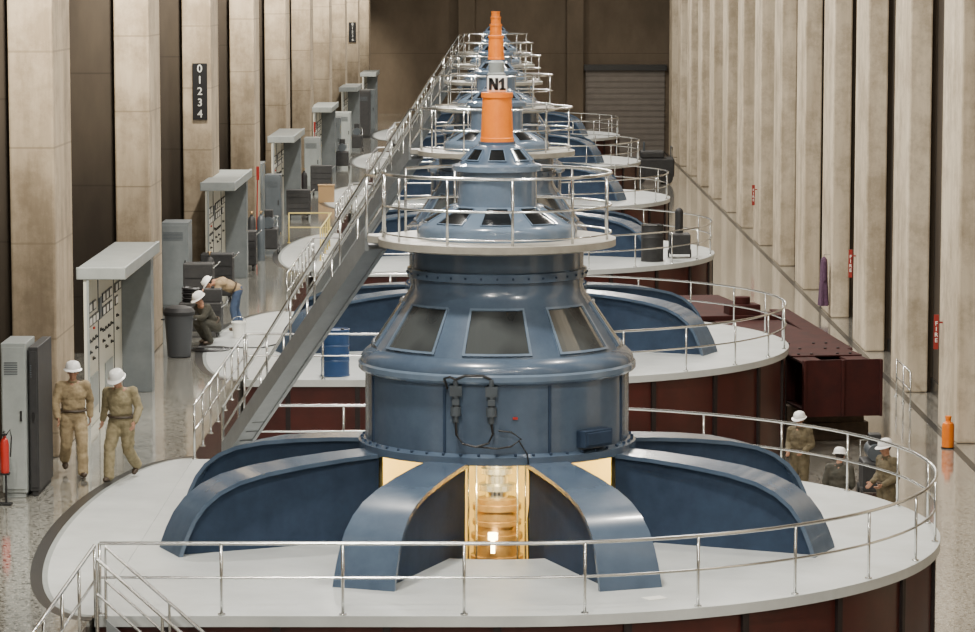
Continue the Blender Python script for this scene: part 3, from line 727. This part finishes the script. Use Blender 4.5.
cart((-6.9,85.6,0),'black tool chest beside control board',.6,.5,1.1)
cart((-6.6,104,0),'dark tool chest near pilasters',.8,.5,1.0)
cart((-6.5,116,0),'dark tool chest near pilasters',.8,.5,1.1)
def bottle(loc,m):
    r_=empty('gas_cylinder',loc,'tall steel gas cylinder standing near the pilasters','gas cylinder','gas cylinders')
    MB().lathe([(0,0),(.11,0),(.115,.03),(.115,1.15),(.09,1.25),(.04,1.3),(.04,1.34),(0,1.34)],18).obj('tank',m,r_)
    MB().cyl((0,0,1.34),(0,0,1.42),.02,n=8).cyl((-.05,0,1.42),(.05,0,1.42),.012,n=6).obj('valve',M['bronze'],r_)
for (x,y,m) in((-6.95,88.3,'blackm'),(-6.7,88.5,'cabd'),(-6.95,108.5,'redp'),(-6.7,108.7,'blackm'),(-6.95,75.2,'blackm')): bottle((x,y,0),M[m])
def pump(loc,label):
    root=empty('portable_compressor',loc,label,'machine')
    MB().box(-.26,.26,-.4,.4,.14,.75).obj('machine_body',M['blackm'],root,bevel=.04)
    MB().cyl((0,-.35,.92),(0,.35,.92),.17,n=18).obj('air_tank',M['cabd'],root)
    MB().box(-.12,.12,-.2,.1,1.05,1.28).obj('motor',M['blackm'],root,bevel=.02)
    for x in(-.3,.26):
        for y in(-.28,.28): MB().cyl((x,y,.12),(x+.04,y,.12),.12,n=14).obj('wheel',M['black'],root)
    MB().tube([(-.22,.4,.5),(-.22,.6,1.05),(.22,.6,1.05),(.22,.4,.5)],.018).obj('push_handle',M['steel'],root)
pump((-6.65,91.0,0),'black portable compressor on wheels')
pump((-6.5,132.0,0),'black portable compressor on wheels')
pump((-6.5,146.0,0),'black portable compressor on wheels')
root=empty('cardboard_box',(-6.1,112.0,0),'brown cardboard box on terrazzo floor','box')
MB().box(-.28,.28,-.25,.25,0,.62).obj('carton',M['card'],root,bevel=.01)
MB().box(-.3,-.02,-.27,.27,.62,.64).obj('flap',M['card'],root)
MB().box(.02,.3,-.27,.27,.62,.64).obj('flap',M['card'],root)
for (x,y) in((-7.1,91.9),(-7.1,121.0)):
    MB().cyl((0,0,.0),(.06,0,2.4),.018,n=10).lathe([(0,0),(.12,0),(.12,.04),(0,.05)],16).box(.02,.10,-.03,.03,2.1,2.5).obj('red_pole',M['redp'],None,(x,y,0),label='red operating pole leaning near control board',category='pole',group='red poles')
railing([(0,0),(1.3,0),(1.3,-6.0)],(-6.3,94.5,0),'yellow safety railing around a floor hatch','yellow safety railings','yel',1.2,'safety_railing')
def drum(loc,m,label,r=.3,h=.95):
    r_=empty('steel_drum',loc,label,'drum')
    MB().lathe([(0,0),(r,0),(r,.02),(r*.96,.03),(r*.96,h*.32),(r,h*.34),(r*.96,h*.36),(r*.96,h*.64),(r,h*.66),(r*.96,h*.68),(r*.96,h-.03),(r,h-.02),(r,h),(r*.94,h),(r*.94,h-.02),(0,h-.02)],28).obj('drum_body',m,r_)
    MB().cyl((r*.5,0,h-.02),(r*.5,0,h+.01),.04,n=10).obj('bung_cap',M['black'],r_)
    return r_
drum((-3.25,62.6,0),M['blueb'],'dark blue plastic drum beside guard railing')
MB().box(-.14,.14,-.1,.1,0,.006).obj('paper_sheet',M['signw'],None,(GX+2.05,D1-5.3,.0),(0,0,.5),label='white paper sheet lying on the white platform',category='paper')

# ---------------------------------------------------------------- right side
def ibeam(mb,x,y0,y1,z0,h,w=.35,t=.04):
    mb.box(x-w/2,x+w/2,y0,y1,z0,z0+t).box(x-w/2,x+w/2,y0,y1,z0+h-t,z0+h).box(x-t/2,x+t/2,y0,y1,z0+t,z0+h-t)
root=empty('lifting_beam',(7.65,67.9,ZL),'long dark maroon steel lifting beam resting on timber blocks','lifting beam',rot=(0,0,.17))
for x in(-.55,.55):
    mb=MB(); ibeam(mb,x,0,15,.80,1.1,.5,.05)
    for k in range(10): mb.box(x-.24,x+.24,k*1.5+.25,k*1.5+.28,.85,1.85)
    mb.obj('girder',M['maroon'],root)
MB().box(-.82,.82,1.2,14.7,1.90,1.93).obj('top_cover_plate',M['maroon'],root,bevel=.008)
MB().box(-.90,.90,-.08,.0,.72,1.98).box(-.90,-.84,-.16,-.08,.72,1.98).box(.84,.90,-.16,-.08,.72,1.98).box(-.03,.03,-.16,-.08,.72,1.98).obj('end_plate',M['maroon'],root,bevel=.01)
for k in range(5): MB().box(-.50,.50,k*3.4+.4,k*3.4+.7,1.0,1.6).obj('cross_member',M['maroon'],root)
b0=None
for x in(-.6,-.3,.3,.6):
    for y in(1.4,2.4,3.4):
        if not b0: b0=MB().cyl((0,0,0),(0,0,.03),.035,n=6).obj('bolt_head',M['redseam'],root,(x,y,1.93))
        else: inst(b0,root,(x,y,1.93))
MB().box(-1.2,.9,8.5,9.3,1.93,2.05).box(-.4,.4,8.6,9.2,2.05,2.3).cyl((0,8.9,2.3),(0,8.9,2.48),.2).obj('hook_saddle',M['maroon'],root,bevel=.02)
for y in(1.4,7.5,14.):
    MB().box(-1.0,1.0,y-.18,y+.18,0,.40).box(-.9,.9,y-.16,y+.16,.40,.795).obj('timber_block',M['timber'],root,bevel=.015)
root=empty('steel_girder',(8.35,74.0,ZL),'dark maroon steel girder lying on the lower floor','girder',rot=(0,0,.08))
mb=MB(); ibeam(mb,0,0,9,.5,1.0,.5)
for k in range(5): mb.box(-.24,.24,k*1.8+.1,k*1.8+.13,.54,1.46)
mb.obj('girder_beam',M['maroon'],root)
for y in(.6,7): MB().box(-.4,.4,y-.2,y+.2,0,.5).obj('timber_block',M['timber'],root)
pump((7.6,61.5,ZL),'black portable compressor beside the red beam')
root=empty('orange_canister',(10.02,67.9,ZL),'bright orange cylindrical canister with neck standing beside the wall','canister')
MB().lathe([(0,.03),(.13,.03),(.135,.06),(.135,.5),(.12,.56),(.06,.6),(.06,.66),(0,.66)],24).obj('canister_body',M['orange'],root)
MB().lathe([(0,0),(.15,0),(.15,.03),(0,.04)],24).obj('rubber_base',M['black'],root)
MB().lathe([(0,.66),(.07,.66),(.07,.72),(0,.73)],16).obj('cap',M['orange'],root)
railing([(0,0),(0,2.6)],(10.0,74.0,ZL),'short steel railing near the cream pilasters','wall side railings',sp=1.3)
for y,z in ((70.9,-.45),(88.2,-.45),(121.6,-.8)):
    root=MB().box(-.055,.055,-.02,.02,0,.8).box(.055,.16,-.01,.01,.6,.64).obj('fire_sign',M['redd'],None,(10.15,y,z),label='narrow red fire equipment sign on concrete pilaster',category='sign',group='red wall signs')
    text_obj('F\nI\nR\nE',.13,M['signw'],root,(0,-.026,.40),(PI/2,0,0))
mb=MB(); n=20
prof=[(.05,1.5),(.16,1.42),(.19,1.2),(.2,.8),(.23,.4),(.26,0)]
vs=[]
for r,z in prof:
    for i in range(n):
        t=2*PI*i/n; rr=r*(1+.12*math.sin(5*t)*(1.5-z)); vs.append((.6*rr*math.cos(t),rr*math.sin(t),z))
mb.add(vs,[(j*n+i,j*n+(i+1)%n,(j+1)*n+(i+1)%n,(j+1)*n+i) for j in range(len(prof)-1) for i in range(n)]+[tuple(range(n)),tuple(range((len(prof)-1)*n,len(prof)*n))],0,True)
co_=mb.obj('hanging_coat',M['purple'],None,(10.11,94.9,-1.95),label='purple coat hanging from a hook on the pilaster',category='coat')
MB().capsule((0,.15,1.35),.06,(0,.24,.8),.05).obj('sleeve',M['purple'],co_)
MB().capsule((0,-.15,1.35),.06,(0,-.24,.8),.05).obj('sleeve',M['purple'],co_)
MB().cyl((0,0,1.5),(0,0,1.56),.012).cyl((0,0,1.56),(.19,0,1.56),.012).obj('coat_hook',M['steel'],co_)
drum((4.5,88.4,0),M['blackm'],'dark steel drum on generator platform',.33,1.05)
root=empty('welding_machine',(5.35,89.6,0),'black welding set with gas cylinder on generator platform','machine')
MB().box(-.3,.3,-.4,.4,.12,.7).obj('machine_body',M['blackm'],root,bevel=.03)
MB().cyl((.0,.3,.2),(.0,.3,1.3),.12,.12).sphere((0,.3,1.3),.12).obj('gas_cylinder',M['blackm'],root)
for x in(-.34,.3): MB().cyl((x,0,.12),(x+.04,0,.12),.12).obj('wheel',M['black'],root)
root=empty('compressor_unit',(8.0,158,ZL),'dark wheeled compressor parked on lower floor','machine')
MB().box(-1.1,1.1,-.9,.9,.35,1.3).box(-.6,.6,-.8,.8,1.3,1.65).obj('machine_body',M['blackm'],root,bevel=.08)
for x in(-.7,.7):
    for y in(-.92,.92): MB().cyl((x,y-.08,.33),(x,y+.08,.33),.33,n=20).obj('wheel',M['black'],root)
MB().cyl((-.4,0,1.6),(-.4,0,2.1),.06).obj('exhaust_stack',M['cabd'],root)
MB().tube([(1.0,-.6,1.3),(1.0,-.6,1.85),(1.0,.6,1.85),(1.0,.6,1.3)],.03).obj('roll_bar',M['cabd'],root)

# ---------------------------------------------------------------- lights
def area(loc,rot,sx,sy,e,c):
    l=bpy.data.lights.new('l','AREA'); l.shape='RECTANGLE'; l.size=sx; l.size_y=sy; l.energy=e; l.color=c
    o=bpy.data.objects.new('ceiling_and_fill_light',l); col.objects.link(o); o.location=loc; o.rotation_euler=rot; return o
y=6
while y<178:
    area((-2.5,y,14.2),(0,math.radians(-18),0),.9,.9,1850 if y<110 else 1450,(1,.95,.86))
    area((6.0,y+5.8,14.2),(0,0,0),.7,.7,720,(1,.94,.84)); y+=11.65  # unseen second row, added to brighten the dark right aisle
def spot(loc,tgt,e,ang=110,c=(1,.72,.28),sz=.08,blend=.4):
    l=bpy.data.lights.new('spot','SPOT'); l.energy=e; l.color=c; l.shadow_soft_size=sz; l.spot_size=math.radians(ang); l.spot_blend=blend
    o=bpy.data.objects.new('spot_light',l); col.objects.link(o); o.location=loc
    o.rotation_euler=(Vector(tgt)-Vector(loc)).to_track_quat('-Z','Y').to_euler()
for y0 in lcols:
    if y0<25 : continue
    spot((-6.9,y0-3.4,12.0),(-7.75,y0,7.6),11000,42,(1,.92,.77),.3,1.0)
for i in range(NG):
    b=Vector((GX,D1+S*i,0))
    spot(b+Vector((0,-1.0,1.1)),b+Vector((0,1.0,.1)),420,120,(1,.78,.36))
    spot(b+Vector((-.7,.0,.9)),b+Vector((-1.4,1.2,.3)),170,140,(1,.78,.36))
    spot(b+Vector((.7,.0,.9)),b+Vector((1.4,1.2,.3)),170,140,(1,.78,.36))
w=bpy.data.worlds.new('w'); bpy.context.scene.world=w; w.use_nodes=True
w.node_tree.nodes['Background'].inputs[0].default_value=(.5,.48,.45,1); w.node_tree.nodes['Background'].inputs[1].default_value=.3
cam=bpy.data.cameras.new('cam'); co=bpy.data.objects.new('camera',cam); col.objects.link(co)
co.location=(0,0,8); co.rotation_euler=(math.radians(90-6.186),0,math.radians(.139))
cam.sensor_width=36; cam.lens=3100/975*36; cam.clip_end=500; cam.clip_start=.5
bpy.context.scene.camera=co
